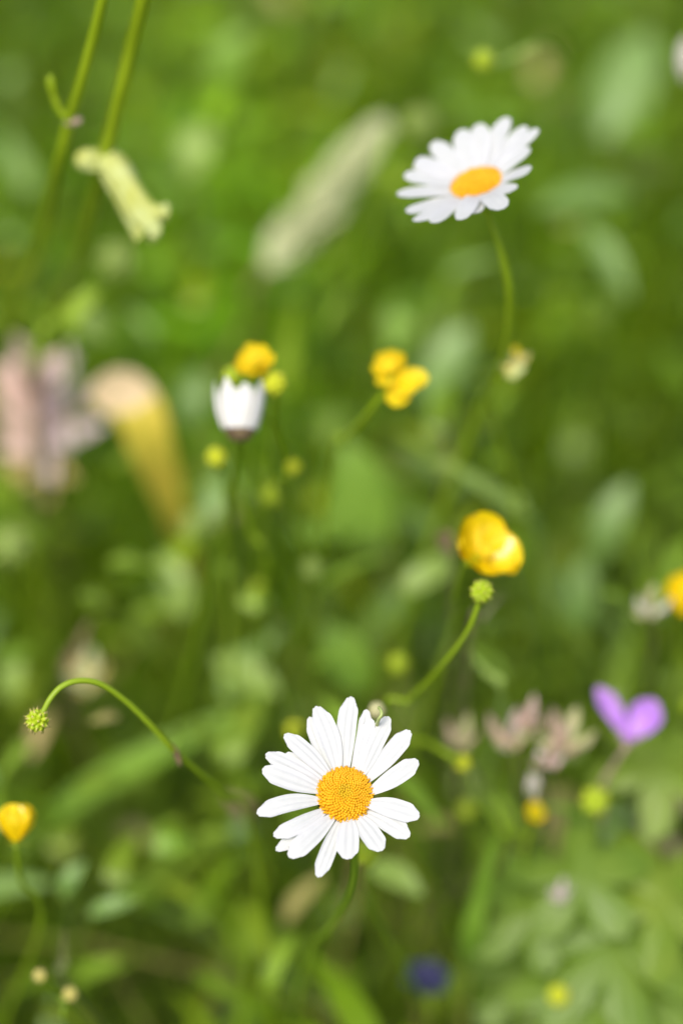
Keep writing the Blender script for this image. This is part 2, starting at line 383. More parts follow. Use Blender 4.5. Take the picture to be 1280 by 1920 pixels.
# ------------------------------------------------------------------ spiky seed heads and buds
G_BUD = "green buttercup buds and seed heads"
def seed_head(px, py, d, rpx, stem_pp, label, m=M_BUD, spikes=34, sl=.55, sm=M_STEM, sr=(.0008, .0012), ax=None, name="buttercup_bud", cat="bud", extra=None, group=G_BUD):
    c = P(px, py, d); r = rpx * K * d; sp = stem_path(stem_pp, top=c)
    t = thing(name, sp[-1], label, cat, group); ax = ax or UP; q = ax.to_track_quat('Z', 'Y').to_matrix()
    b = MB(); b.ball(c, r * .72, ax, 1.0, 14, 9)
    for k in range(spikes):
        z = 1 - 2 * (k + .5) / spikes; a = k * 2.4; s = math.sqrt(1 - z * z)
        e = q @ Vector((s * math.cos(a), s * math.sin(a), z))
        o = e.orthogonal().normalized()
        b.ball(c + e * r * .66, r * .26, e, 1.25, 6, 4)
        b.cone(c + e * r * .82, c + e * r * (.86 + sl * .5) + o * r * .12, r * .13, 5, 1)
    b.build("seed_head", [m, M_BUDTIP], t)
    if extra: extra(t)
    stem(t, sp, sr[0], sr[1], sm); return t

def arch_bract(t):
    b = MB(); petal_mesh(b, P(322, 1392, .766), P(338, 1438, .772), .0022, tocam, seed=4, **LEAFK); b.build("bract", M_BRACT, t)
seed_head(71, 1351, .735, 23, [(82, 1333, .735), (96, 1308, .735), (118, 1286, .736), (150, 1276, .738), (190, 1283, .742), (240, 1318, .75), (290, 1367, .76), (335, 1415, .772), (420, 1490, .81), (470, 1560, .86)],
          "spiky yellow green bud hanging from a thin arching stalk", spikes=40, extra=arch_bract, sr=(.00085, .0010), sl=.8)
seed_head(903, 1109, .762, 23, [(897, 1130, .764), (880, 1175, .77), (850, 1222, .782), (812, 1266, .797), (768, 1312, .82), (735, 1350, .84)],
          "bright green spiky bud under the large buttercup, on a slanting stalk", sm=M_STEM, sr=(.0008, .0009))
SH = [
 (513, 718, .805, 25, [(518, 745, .81), (516, 790, .825), (535, 850, .85), (548, 930, .89), (575, 1050, .95)], "yellow green head right of the half closed white daisy on a forked stalk", M_BUDY),
 (435, 705, .815, 20, [(440, 725, .82), (452, 800, .85)], "dull yellow green bud peeping out left behind the half closed daisy", M_BUD),
 (405, 857, .835, 20, [(410, 880, .845), (425, 960, .88)], "small lime yellow bud low left of the half closed daisy's stem", M_BUDY),
 (549, 875, .850, 15, [(546, 890, .855), (538, 960, .89)], "small ochre bud right of the half closed daisy's stalk", M_BUDY),
 (510, 927, .885, 22, [(510, 950, .89), (505, 1050, .94)], "blurred olive bud below the ochre bud in mid meadow", M_BUD),
 (487, 1103, .93, 17, [(488, 1125, .905), (495, 1200, .94)], "faint yellow green bud above the blue green leaf patch", M_BUD),
 (585, 1066, .91, 20, [(584, 1085, .915), (580, 1160, .95)], "faint pale bud left of the dark gap in mid meadow", M_LFP),
 (745, 1243, .90, 19, [(743, 1265, .905), (735, 1330, .95)], "blurred lime bud left of the slanting green stalk", M_BUD),
 (866, 1430, .845, 17, [(840, 1415, .84), (790, 1390, .86), (770, 1420, .89)], "lime bud at the end of a pale sideways stalk, right of the front daisy", M_BUDY),
 (1115, 1501, .860, 29, [(1114, 1525, .866), (1105, 1600, .90)], "round lime green bud below the violet geranium flower", M_BUD),
 (875, 1518, .92, 18, [(878, 1540, .925), (890, 1620, .95)], "yellow olive bud left of the tiny yellow flower", M_BUD),
 (1046, 1866, .88, 21, [(1048, 1885, .884), (1052, 1930, .90)], "lime bud among the lobed leaves near the bottom edge", M_BUDY),
 (75, 1829, .80, 14, [(85, 1850, .806), (110, 1868, .815), (140, 1900, .83)], "small tan bud, the upper of two on a forked stalk in dark grass", M_BUDTIP),
 (132, 1864, .805, 15, [(125, 1880, .81), (140, 1930, .83)], "small tan bud, the lower of two on a forked stalk in dark grass", M_BUDTIP),
 (552, 1368, .88, 17, [(556, 1390, .805), (575, 1470, .84)], "lime bud half hidden behind the front daisy's upper left petals", M_BUDY),
 (687, 1600, .795, 26, [(690, 1620, .80), (700, 1700, .84)], "green bud peeping out under the front daisy's lowest petals", M_BUD),
 (835, 878, .93, 22, [(838, 900, .935), (845, 960, .965)], "pale green bud at the end of the grey diagonal blade", M_LFP),
 (905, 113, .88, 21, [(935, 120, .90), (970, 102, .905), (1010, 84, .91), (1042, 100, .95), (1070, 190, 1.05)], "green bud on a hooked stalk above the upper daisy", M_LFP),
 (365, 985, .97, 28, [(368, 1015, .98), (378, 1090, 1.02)], "pale grey fluffy seed head at the foot of the bent golden leaf", M_LFP),
 (18, 1022, .95, 38, [(20, 1060, .96), (22, 1130, .99)], "pale green round bud under the faded pink flower spike", M_LFP),
 (218, 488, 1.0, 36, [(222, 525, 1.01), (235, 620, 1.06)], "pale olive round seed head under the wilted tube flower", M_LFP),
 (786, 230, 1.02, 30, [(760, 245, 1.02), (735, 300, 1.05), (730, 400, 1.1)], "pale greenish round seed head at the tip of the cream grass spike", M_LFP),
]
M_STEMF = mat("far_stem", (.22, .35, .012), (.26, .39, .02), .3, .5, 60)
for px, py, d, r, sp, lab, m in SH:
    if 'hooked' in lab: seed_head(px, py, d, r, sp, lab, M_BUD, spikes=24, sm=M_LFP, sr=(.0014, .0010)); continue
    seed_head(px, py, d, r, sp, lab, m, spikes=24, sm=M_STEM if m is M_BUDY else M_STEMF, sr=(.0011, .0009) if m is M_BUDY else (.0008, .0008))

# pinkish bud behind the front daisy
c = P(706, 1332, .775); sp = stem_path([(708, 1350, .78), (700, 1450, .82)], top=c)
t = thing("clover_bud", sp[-1], "round beige pink bud peeping over the front daisy's upper right petals", "bud")
b = MB(); b.ball(c, .0027, UP, 1.1, 14, 9); b.build("bud", M_BEIGE, t)
b = MB()
for k in range(6):
    e = Vector((math.cos(k * 1.05), math.sin(k * 1.05), 0)); petal_mesh(b, c - UP * .003, c + e * .0031 + UP * .001, .0022, e, nu=5, nv=6, base_w=.5, peak=.4, tipw=.2, tround=0, teeth=0, groove=0, bulge=.0006)
b.build("sepals", M_ROSE, t); stem(t, sp, .0007, .001, M_STEM)

# ------------------------------------------------------------------ spent flower on the upper daisy's stem
c = P(955, 690, .838); sp = stem_path([(948, 712, .845), (925, 780, .88)], top=c)
t = thing("spent_flower", sp[-1], "spent yellow flower with grey tips touching the upper daisy's stem", "flower")
for k, (x, y, m, w) in enumerate([(968, 648, M_YEL2, .0042), (995, 662, M_BUDTIP, .003), (985, 690, M_WILT, .004), (950, 655, M_WILT, .0045), (962, 712, M_WILT, .0045), (972, 676, M_YEL2, .005), (940, 668, M_WILT, .004)]):
    petal(t, c, P(x, y, .838 + rng.uniform(-.004, .004)), w, tocam, m, seed=300 + k, base_w=.5, tipw=.35, bulge=.001, nu=7, nv=10)
b = MB(); b.ball(c, .0024, UP, 1.2, 10, 7); b.build("calyx", M_BUDTIP, t)
stem(t, sp, .0008, .0011, M_STEM)
# brown withered bit left of the big buttercup
c = P(832, 1015, .86); sp = stem_path([(838, 1030, .865), (850, 1100, .90)], top=c)
t = thing("withered_flower", sp[-1], "small withered brown flower just left of the large buttercup", "flower")
for k, (x, y) in enumerate([(815, 1003), (822, 1028), (845, 1000), (850, 1040), (832, 995)]):
    petal(t, c, P(x, y, .86 + .003 * (k - 2)), .0036, tocam, M_BRACT, seed=330 + k, base_w=.5, tipw=.4, bulge=.001, nu=7, nv=8)
stem(t, sp, .0008, .0011, M_STEMD)

# ------------------------------------------------------------------ violet geranium
G_GER = "geraniums by the lobed leaves"
D4 = .858
c = P(1178, 1388, D4); sp = stem_path([(1172, 1402, .842), (1150, 1435, .855), (1128, 1475, .87), (1118, 1560, .91)], top=c)
t = thing("geranium_flower", sp[-1], "violet geranium flower with two broad petals in a V", "flower")
for k, (x, y, w, dd) in enumerate([(1118, 1288, 38, -.004), (1228, 1312, 58, -.003), (1208, 1312, 44, .003), (1240, 1336, 34, .004), (1168, 1345, 26, .006)]):
    petal(t, c, P(x, y, D4 + dd), w * K * D4, (tocam + UP * .4).normalized(), M_VIOLET, seed=350 + k, base_w=.25, peak=.7, tipw=.7, tround=.2, teeth=.02, bulge=-.002, cup=.1)
b = MB()
for k in range(5):
    e = Vector((math.cos(k * 1.2566), math.sin(k * 1.2566), 0)); petal_mesh(b, c - UP * .003, c + e * .0042 + UP * .0045, .0032, e, nu=5, nv=7, base_w=.5, peak=.45, tipw=.1, tround=0, teeth=0, groove=0, bulge=.0008)
b.build("calyx", M_BEIGE, t); stem(t, sp, .0008, .0012, M_ROSE)

def spent_geranium(px, py, d, w, h, stem_pp, label, mats, seed, droop=0):
    c = P(px, py, d); ax = (UP * (1 - 1.6 * droop) + tocam * .2).normalized(); sp = stem_path(stem_pp, top=c)
    t = thing("geranium_fruit", sp[-1], label, "seed head", "spent geranium heads"); rr = random.Random(seed); q = ax.to_track_quat('Z', 'Y').to_matrix()
    W_ = w * .95 * K * d; H_ = h * .95 * K * d
    for k in range(6):
        a = k * 1.047 + rr.random() * .4; e = q @ Vector((math.cos(a), math.sin(a), 0))
        petal(t, c, c + e * W_ * rr.uniform(.40, .75) + ax * H_ * rr.uniform(.6, 1.1), W_ * .30, e, mats[k % len(mats)], name="sepal", seed=seed + k, nu=7, nv=10, base_w=.4, peak=.4, tipw=.1, tround=0, teeth=0, groove=.0001, bulge=.002)
    b = MB(); b.tube(spline([c, c + ax * H_ * .6, c + ax * H_ * 1.25 + CX * .001], 6), [.0018 - .0014 * i / 12 for i in range(13)], 8); b.build("beak", mats[-1], t)
    stem(t, sp, .0007, .0007, M_STEMD)
    return t
spent_geranium(955, 1395, .865, 80, 62, [(958, 1410, .855), (968, 1460, .875), (985, 1560, .91)], "pale beige geranium seed head, leftmost of the faded cluster", [M_BEIGE, M_PALE, M_ROSE], 400)
spent_geranium(985, 1365, .865, 50, 70, [(985, 1390, .87), (985, 1460, .89), (990, 1560, .92)], "rosy pointed geranium seed head between two pale ones", [M_ROSE, M_PINK], 410)
spent_geranium(1055, 1400, .865, 90, 68, [(1045, 1415, .855), (1015, 1460, .87), (995, 1560, .91)], "beige geranium seed head beside the violet flower", [M_BEIGE, M_BEIGE, M_ROSE], 420)
spent_geranium(1028, 1430, .855, 60, 40, [(1020, 1440, .86), (1005, 1480, .875), (995, 1580, .91)], "dusky pink geranium seed head low in the faded cluster", [M_LILAC, M_ROSE], 430)
spent_geranium(1000, 1452, .855, 24, 46, [(1005, 1440, .852), (1020, 1425, .86), (1035, 1500, .90), (1030, 1600, .93)], "drooping rosy geranium fruit with white tip above the tiny yellow flower", [M_ROSE, M_PALE, M_PALE], 440, droop=1)
spent_geranium(860, 1395, .88, 50, 55, [(868, 1410, .885), (900, 1470, .90), (950, 1570, .93)], "thin brownish geranium seed head nearest the front daisy", [M_ROSE, M_BEIGE], 450)
spent_geranium(1262, 1525, .96, 120, 80, [(1262, 1550, .965), (1250, 1620, .98)], "large tan geranium seed head against the right edge, lobed leaves below", [M_BEIGE, M_TAN, M_ROSE], 460)
spent_geranium(1238, 1590, .95, 90, 60, [(1236, 1610, .955), (1225, 1660, .97)], "rosy tan geranium seed head tucked under the large tan one", [M_ROSE, M_BEIGE], 470)
spent_geranium(1215, 1150, .87, 60, 55, [(1216, 1165, .875), (1220, 1240, .90)], "pale papery geranium seed head left of the edge buttercup", [M_PALE, M_BEIGE], 480)
spent_geranium(1048, 1680, .88, 36, 30, [(1048, 1690, .884), (1050, 1740, .90)], "small greyish pink geranium seed head over the lobed leaves", [M_PALE, M_LILAC], 490)
spent_geranium(165, 1280, 1.0, 90, 60, [(160, 1300, 1.005), (150, 1380, 1.04)], "pale dry seed head behind the arching stalk", [M_TAN, M_CREAMSPK], 495)

# dark blue flower at the bottom
c = P(800, 1842, .925); sp = stem_path([(802, 1860, .93), (806, 1920, .945)], top=c)
t = thing("gentian_flower", sp[-1], "dark blue flower deep in the grass near the bottom edge", "flower")
for k in range(6):
    a = k * 1.05 + .2; e = Vector((math.cos(a), math.sin(a), .35))
    petal(t, c, c + e * .0095, .0068, (UP - e * .3).normalized(), M_NAVY, seed=500 + k, base_w=.3, peak=.65, tipw=.5, tround=.2, bulge=.001, nu=9, nv=10)
b = MB(); b.ball(c, .003, UP, 1, 10, 6); b.build("centre", M_NAVY, t); stem(t, sp, .0009, .0013, M_STEM)

# ------------------------------------------------------------------ tall stalks upper left
tall_a = [(212, -70, .755), (193, 0, .765), (172, 85, .78), (150, 165, .795), (132, 225, .81), (112, 305, .83), (94, 385, .875), (74, 480, .93), (60, 580, 1.08)]
sp = stem_path(tall_a, lean=(-.02, .30)); t = thing("branching_stalk", sp[-1], "slimmer of two tall green stalks, with a forked side shoot", "stalk", "tall green stalks")
stem(t, sp, .0018, .0022, M_STEMY)
b = MB(); b.tube(spline([P(132, 228, .81), P(112, 205, .808), P(100, 175, .805), P(94, 142, .802)], 6), [.0012] * 10 + [.0012, .001, .0011, .0013, .0014, .0015, .0015, .0014, .001], 8); b.build("side_shoot", M_STEMY, t)
b = MB(); b.ball(P(133, 226, .81), .0023, UP, .8, 10, 6); b.ball(P(144, 226, .808), .0017, CX, 1.1, 10, 6); b.build("node", M_ROSE, t)
b = MB(); top = sp[0]
for k in range(7): petal_mesh(b, top, top + Vector((math.cos(k * .9) * .006, math.sin(k * .9) * .006, .012)), .005, UP, nu=5, nv=7, seed=k, base_w=.5, peak=.5, tipw=.1, tround=0, teeth=0, groove=0)
b.build("leaf_tuft", M_STEMY, t)
tall_b = [(285, -70, .76), (268, 0, .772), (247, 85, .788), (228, 165, .80), (210, 240, .815), (195, 300, .828), (178, 370, .86), (158, 440, .90), (135, 530, .98), (108, 620, 1.13)]
sp = stem_path(tall_b, lean=(-.02, .30)); t = thing("wilted_flower_stalk", sp[-1], "thicker of two tall green stalks, a pale wilted tube flower hanging on it", "stalk", "tall green stalks")
stem(t, sp, .0024, .0026, M_STEMY)
b = MB(); top = sp[0]
for k in range(7): petal_mesh(b, top, top + Vector((math.cos(k * .9) * .006, math.sin(k * .9) * .006, .012)), .005, UP, nu=5, nv=7, seed=k, base_w=.5, peak=.5, tipw=.1, tround=0, teeth=0, groove=0)
b.build("leaf_tuft", M_STEMY, t)
tube = spline([P(196, 288, .826), P(214, 315, .824), P(236, 354, .823), P(262, 396, .823), P(286, 420, .824)], 6)
b = MB(); n = len(tube); ref = Vector((.3, .2, .93)); rows = []
for i, p in enumerate(tube):
    s = i / (n - 1); tv = (tube[min(i + 1, n - 1)] - tube[max(i - 1, 0)]).normalized(); a1 = tv.cross(ref).normalized(); b1 = tv.cross(a1)
    rd = .0036 + .0013 * math.sin(math.pi * min(1, s * 1.3)) + .0036 * max(0, s - .5) / .5
    rows.append([p + (a1 * math.cos(k * math.pi / 15) + b1 * math.sin(k * math.pi / 15)) * rd * (1 + .16 * math.cos(k * math.pi / 15 * 5 + s) + .05 * math.sin(9 * s + k)) for k in range(30)])
b.grid(rows, True)
tb = b.build("wilted_flower", M_WILT, t)
c = P(288, 414, .822)
for k in range(6):
    a = k * 1.047; dirv = (P(330, 425, .822) - P(258, 392, .821)).normalized(); u = dirv.orthogonal().normalized(); w2 = dirv.cross(u); e = u * math.cos(a) + w2 * math.sin(a)
    petal(tb if False else t, c + e * .0050, c + e * .0066 + dirv * .004, .0065, e, M_WILT, name="lobe", seed=520 + k, nu=7, nv=8, base_w=.7, peak=.5, tipw=.5, bulge=.001)
b = MB(); b.ball(P(166, 300, .824), .0042, CX, 1.15, 14, 9); petal_mesh(b, P(150, 296, .822), P(206, 300, .824), .0075, tocam, seed=2, **LEAFK); b.build("swollen_node", M_WILT, t)

# ------------------------------------------------------------------ faded pink spike, peach leaf, cream spike
c0 = P(70, 930, 1.05); sp = stem_path([(72, 960, 1.07), (80, 1040, 1.12)], top=c0)
t = thing("pink_flower_spike", sp[-1], "faded pink and lilac flower spike, blurred, beside the bent golden leaf", "flower spike")
rr = random.Random(3)
for k in range(34):
    s = k / 33; a = k * 2.4 + .3 * math.sin(k)
    ctr = P(72 + 12 * math.sin(s * 4), 925 - 225 * s, 1.07 - .04 * s)
    e = Vector((math.cos(a), math.sin(a), 0)); rad = .0175 * (math.sin(math.pi * min(1, .25 + .65 * s))) * rr.uniform(.6, 1.15)
    m = M_TAN if s < .25 else (M_LILAC if (e.x > -.2 and s < .8) else M_PINK)
    petal(t, ctr, ctr + e * rad * 1.5 + UP * rr.uniform(.004, .026), .0085, (UP * .6 + e * .15 + tocam).normalized(), m, name="floret", seed=540 + k, nu=7, nv=9, base_w=.4, peak=.55, tipw=.4, bulge=.002, cup=.2)
stem(t, spline([P(72, 680, 1.015), c0], 6) + sp[1:], .0012, .002, M_STEMD)

def blade(path, wmax, m, label, cat="leaf", name="tall_grass", nrm=None, group=None, ground=True, fold=.22, tw=0.0, d_mats=None, w_prof=None, root=None):
    pts = [P(*q) for q in path]
    if ground:
        last = pts[-1]; g = to_ground(last, root or (rng.uniform(-.04, .04), rng.uniform(.08, .20))); pts += [last.lerp(g, .5), g]
    sp = spline(pts, 8); n = len(sp); rows = []; b = MB(); nrm = nrm or (tocam * .5 + UP * .6)
    for i, p in enumerate(sp):
        tv = (sp[min(i + 1, n - 1)] - sp[max(i - 1, 0)]).normalized(); sd = tv.cross(nrm).normalized(); up = sd.cross(tv)
        s = i / (n - 1); f = (min(1, (s / .35)) ** .6 * (1 - .55 * max(0, s - .5) / .5)) if w_prof is None else w_prof(s)
        f = max(f, .03); w = wmax * f * .5
        rows.append([p + sd * (w * u) + up * (fold * w * abs(u)) for u in (-1, -.5, 0, .5, 1)])
    b.grid(rows, False, 0)
    if d_mats:
        nf = len(b.f)
        for k in range(nf): b.m[k] = 0 if k < nf * d_mats[1] else 1
        o = b.build(name, [m, d_mats[0]])
    else: o = b.build(name, m)
    base = pts[-1]; o["label"] = label; o["category"] = cat; o["kind"] = "thing"
    if group: o["group"] = group
    return o

blade([(185, 765, 1.0), (205, 740, .998), (235, 738, .995), (264, 778, .992), (282, 835, 1.0), (307, 905, 1.02), (335, 985, 1.05), (356, 1060, 1.10)], .0195, M_PEACH,
      "bent peach and golden dying leaf, strongly blurred, left of the half closed daisy", name="withered_leaf", nrm=(tocam + UP * .3).normalized(), d_mats=(M_GOLD, .30), fold=.35,
      w_prof=lambda s: .55 + .45 * math.sin(math.pi * min(1, s * 1.6)) if s < .62 else max(.08, .66 - 2.8 * (s - .62)))

# cream spike
pts = spline([P(505, 492, 1.12), P(540, 455, 1.12), P(600, 385, 1.11), P(655, 310, 1.10), P(715, 238, 1.09)], 10)
sp = stem_path([(470, 545, 1.15), (450, 640, 1.20)], top=pts[0])
t = thing("grass_spike", sp[-1], "cream coloured grass spike leaning right, blurred, left of the upper daisy", "grass spike")
b = MB(); n = len(pts); rr = random.Random(8)
for i, p in enumerate(pts):
    s = i / (n - 1); rad = .0085 * (math.sin(math.pi * (.12 + .80 * s)) ** .8)
    tv = (pts[min(i + 1, n - 1)] - pts[max(i - 1, 0)]).normalized(); u = tv.orthogonal().normalized(); w2 = tv.cross(u)
    for k in range(8):
        a = k * .785 + i * .4; e = u * math.cos(a) + w2 * math.sin(a)
        v = rr.uniform(.35, 1.1)
        if rr.random() < .75: b.ball(p + e * rad * v, .0018, (e * .8 + tv).normalized(), 2.3, 6, 5)
        b.cone(p + e * rad * v, p + e * rad * (v + .5) + tv * .007, .0004, 4)
b.build("spikelets", M_CREAMSPK, t)
stem(t, list(reversed(pts[::4])) + sp[1:], .0010, .0014, M_TAN)

# ------------------------------------------------------------------ lobed geranium leaves, lower right
G_LOB = "lobed geranium leaves"
def palmate(px, py, d, size, yaw, nrm, m, label, lobes=5, seed=0):
    c = P(px, py, d); nrm = nrm.normalized(); q = nrm.to_track_quat('Z', 'Y').to_matrix(); rr = random.Random(seed)
    base = to_ground(c, (rr.uniform(-.03, .03), rr.uniform(-.01, .04)))
    t = thing("geranium_leaf", base, label, "leaf", G_LOB); b = MB(); N = 150; rings = 9
    amp = [rr.uniform(.85, 1.1) for _ in range(lobes)]
    def rad(a):  # a in -pi..pi, petiole at +-pi
        s = (a / math.pi * .5 + .5) * lobes; k = min(lobes - 1, int(s)); f = s - k
        r = .42 + .58 * (math.sin(math.pi * f) ** .95); r += .06 * abs(math.sin(f * math.pi * 5)) * (math.sin(math.pi * f))
        return r * amp[k] * (1 if abs(a) < 2.7 else .8)
    rows = []
    for i in range(rings):
        s = (i + .01) / (rings - .99); row = []
        for j in range(N):
            a = -math.pi + 2 * math.pi * j / N; r = size * s * (rad(a) if s > .3 else .3 + (rad(a) - .3) * s / .3 if s > 0 else 0) if s > .3 else size * s * rad(a)
            z = size * (.10 * s * s * math.cos(a * lobes) * -.6 - .16 * s * s + .05 * math.sin(3 * a + seed) * s)
            row.append(c + q @ Vector((r * math.cos(a + yaw), r * math.sin(a + yaw), z)))
        rows.append(row)
    b.grid(rows, True); b.build("blade", m, t)
    stem(t, [c, c.lerp(base, .4) + Vector((rr.uniform(-.01, .01), 0, .02)), base], .0009, .0013, M_STEM, "stalk"); return t
nu = UP * .75 + tocam * .5
palmate(1085, 1640, .885, .027, -.6, nu + CX * -.15, M_LOB, "fresh green lobed leaf just below the round lime bud", 5, 1)
palmate(1150, 1760, .89, .036, -1.4, nu, M_LOB, "large fresh lobed leaf, centre of the clump at lower right", 7, 2)
palmate(1000, 1715, .895, .024, -2.2, nu + CX * -.2, M_LOB, "smaller lobed leaf on the left side of the clump", 5, 3)
palmate(1110, 1870, .89, .034, -1.7, nu + CX * .1, M_LOB, "lobed leaf with pointed lobes around the bottom lime bud", 7, 4)
palmate(1245, 1690, .89, .028, .3, nu + CX * .25, M_LOBY, "yellowish lobed leaf under the tan seed heads", 5, 5)
palmate(1235, 1440, .90, .026, .8, nu, M_LOBY, "bright lobed leaf to the right under the violet flower", 5, 6)
palmate(1260, 1860, .90, .034, -.5, nu, M_LOB, "greyer lobed leaf in the bottom right corner", 7, 7)
palmate(985, 1850, .95, .026, -2.5, nu, M_LOB, "dull lobed leaf between the dark blue flower and the clump", 5, 8)

# ------------------------------------------------------------------ broad leaves seen as soft patches
G_LEAF = "soft blurred leaves of the meadow"
def broad(px0, py0, px1, py1, d, w, m, label, nrm=None, dd=0.0, seed=0, bulge=.004):
    """leaf from its foot (px0, py0) to its tip (px1, py1) at depth d (tip at d+dd)"""
    a = P(px0, py0, d); c = P(px1, py1, d + dd); nrm = (nrm or (UP * .7 + tocam * .6)).normalized()
    base = to_ground(a, (rng.uniform(-.04, .04), rng.uniform(.10, .26)))
    t = thing("broad_leaf", base, label, "leaf", G_LEAF); b = MB()
    petal_mesh(b, a, c, w * .74 * K * d, nrm, bulge=bulge, seed=seed, base_w=.2, peak=.42, tipw=.05, tround=0, teeth=0, groove=.0002, cup=.12, nu=9, nv=16)
    b.build("blade", m, t); stem(t, [a, a.lerp(base, .5) + Vector((0, .004, 0)), base], .0009, .0013, M_STEM, "stalk")
BL = [
 (640, 830, 712, 1030, 1.06, 175, M_LF, "large rounded green leaf in mid meadow, left of the big buttercup"),
 (850, 1050, 745, 1112, .97, 74, M_LFP, "pale leaf just below left of the big buttercup"),
 (1080, 1190, 1095, 1040, 1.04, 75, M_LFG, "pale grey upright leaf between buttercup and right edge"),
 (1110, 1060, 1185, 900, 1.08, 85, M_LFG, "dull grey green leaf slanting up at the right"),
 (735, 660, 790, 545, 1.12, 95, M_LF, "light yellow green leaf above the half shed yellow flower"),
 (800, 760, 880, 610, 1.12, 110, M_LFG, "grey green leaf left of the upper daisy's lower stem"),
 (350, 800, 375, 690, 1.05, 85, M_LFG, "faint pale leaf left of the half closed daisy"),
 (390, 985, 425, 870, .99, 75, M_LFG, "bluish pale leaf behind the half closed daisy's stem"),
 (360, 330, 385, 230, 1.12, 95, M_LFP, "pale olive leaf between wilted flower and cream spike"),
 (1130, 260, 1215, 60, 1.25, 150, M_LFG, "light green leaf in the upper right"),
 (1010, 390, 1180, 360, 1.10, 75, M_LFG, "pale horizontal leaf right of the upper daisy"),
 (1090, 420, 1180, 560, 1.10, 60, M_LFG, "grey leaf dropping down right of the upper daisy's stem"),
 (790, 1680, 690, 1625, .90, 70, M_LFP, "pale leaf to the right of the front daisy's stem"),
 (255, 1690, 165, 1715, .89, 46, M_LFG, "pale narrow leaf in the dark lower left"),
 (120, 1680, 160, 1615, .90, 46, M_LFG, "short pale leaf above the narrow one, lower left"),
 (520, 1300, 400, 1235, .97, 90, M_LFP, "pale leaf patch above and left of the front daisy"),
 (690, 1290, 600, 1170, 1.0, 120, M_LF, "blue green leaf above the front daisy"),
 (350, 1570, 290, 1600, .93, 90, M_LF, "mid green leaf low to the left of the front daisy"),
 (60, 1420, 95, 1330, 1.0, 45, M_TAN, "brownish yellow leaf behind the hanging spiky bud"),
 (470, 1540, 420, 1490, .93, 52, M_BRACT, "small rusty brown leaf left of the front daisy"),
 (1284, 150, 1288, 70, .95, 40, M_PALE, "whitish leaf cut by the right edge near the top"),
 (120, 640, 190, 540, .95, 52, M_LFY, "lime leaf tip crossing the foot of the tall stalks"),
 (200, 640, 130, 580, 1.02, 70, M_LFP, "pale green leaf behind the foot of the tall stalks"),
 (20, 1310, 45, 1230, .98, 70, M_LFP, "pale green leaf at the left edge above the hanging bud"),
 (300, 1040, 345, 1160, 1.0, 85, M_LFP, "olive leaf under the bent golden leaf"),
 (470, 60, 405, 160, 1.2, 90, M_LF, "yellowish leaf high in the upper left centre"),
]
for k, L in enumerate(BL): broad(*L, seed=600 + k, dd=rng.uniform(-.01, .02))

G_BLADE = "single blurred grass blades"
blade([(840, 872, .92), (900, 908, .925), (950, 945, .935), (1000, 985, .955)], .0085, M_LFP, root=(.04, .22), label="grey green blade slanting down behind the big buttercup", group=G_BLADE)
blade([(500, 1320, 1.0), (400, 1360, 1.005), (280, 1420, 1.01), (170, 1480, 1.02), (80, 1560, 1.04)], .012, M_LF, "broad pale blade slanting below the arching stalk", group=G_BLADE)
blade([(175, 535, .92), (130, 580, .925), (90, 618, .945), (66, 660, .98)], .007, M_LFY, root=(-.06, .36), label="lime blade crossing the faded pink spike's top", group=G_BLADE)
blade([(560, 560, 1.05), (545, 640, 1.07), (520, 760, 1.10)], .009, M_LFY, "bright upright blade behind the ragged yellow flower", group=G_BLADE)
blade([(880, 1200, .85), (905, 1160, .845), (945, 1110, .845)][::-1], .0022, M_STEMD, "thin brownish blade right of the slanting bud stalk", group=G_BLADE)
blade([(870, 1215, .86), (910, 1260, .865), (940, 1320, .875)], .0035, M_LFP, "thin pale blade above the faded geranium cluster", group=G_BLADE)
blade([(440, 900, .85), (470, 1000, .87), (500, 1080, .90)], .003, M_STEM, "thin dark blade crossing below the half closed daisy", group=G_BLADE)
blade([(820, 760, .95), (840, 850, .97), (830, 960, 1.0)], .004, M_STEMD, "brownish blade between the half shed flower and the upper daisy's stem", group=G_BLADE)
blade([(930, 1560, .86), (900, 1680, .88), (880, 1800, .91)], .008, M_LF, "upright green blade left of the lobed leaf clump", group=G_BLADE)
blade([(170, 1160, .93), (145, 1220, .94), (120, 1300, .97)], .005, M_BRACT, "brown blade above the arching stalk", group=G_BLADE)
blade([(120, 1740, .84), (120, 1800, .85), (128, 1850, .86)], .003, M_STEMD, "brown dry blade above the two tan buds", group=G_BLADE)

# ------------------------------------------------------------------ ground, grass and ground cover
gm = bpy.data.materials.new("soil"); gm.use_nodes = True; t_ = gm.node_tree
no = t_.nodes.new("ShaderNodeTexNoise"); no.inputs["Scale"].default_value = 14; no.inputs["Detail"].default_value = 8
tc = t_.nodes.new("ShaderNodeTexCoord"); cr = t_.nodes.new("ShaderNodeValToRGB")
cr.color_ramp.elements[0].color = (.018, .026, .006, 1); cr.color_ramp.elements[1].color = (.05, .075, .012, 1)
cr.color_ramp.elements[0].position = .3; cr.color_ramp.elements[1].position = .7
t_.links.new(tc.outputs["Object"], no.inputs["Vector"]); t_.links.new(no.outputs[0], cr.inputs[0])
t_.links.new(cr.outputs[0], t_.nodes["Principled BSDF"].inputs["Base Color"]); t_.nodes["Principled BSDF"].inputs["Roughness"].default_value = .9
b = MB(); xs = [-200, -40, -8] + [i * .1 for i in range(-30, 31)] + [8, 40, 200]
b.grid([[Vector((x, y, .006 * mnoise.noise(Vector((x * 5, y * 5, 0))) if abs(x) < 4 and abs(y) < 6 else 0)) for x in xs] for y in [-200, -30, -6] + [i * .1 for i in range(-10, 45)] + [12, 50, 250]])
g = b.build("ground", gm); g["kind"] = "structure"

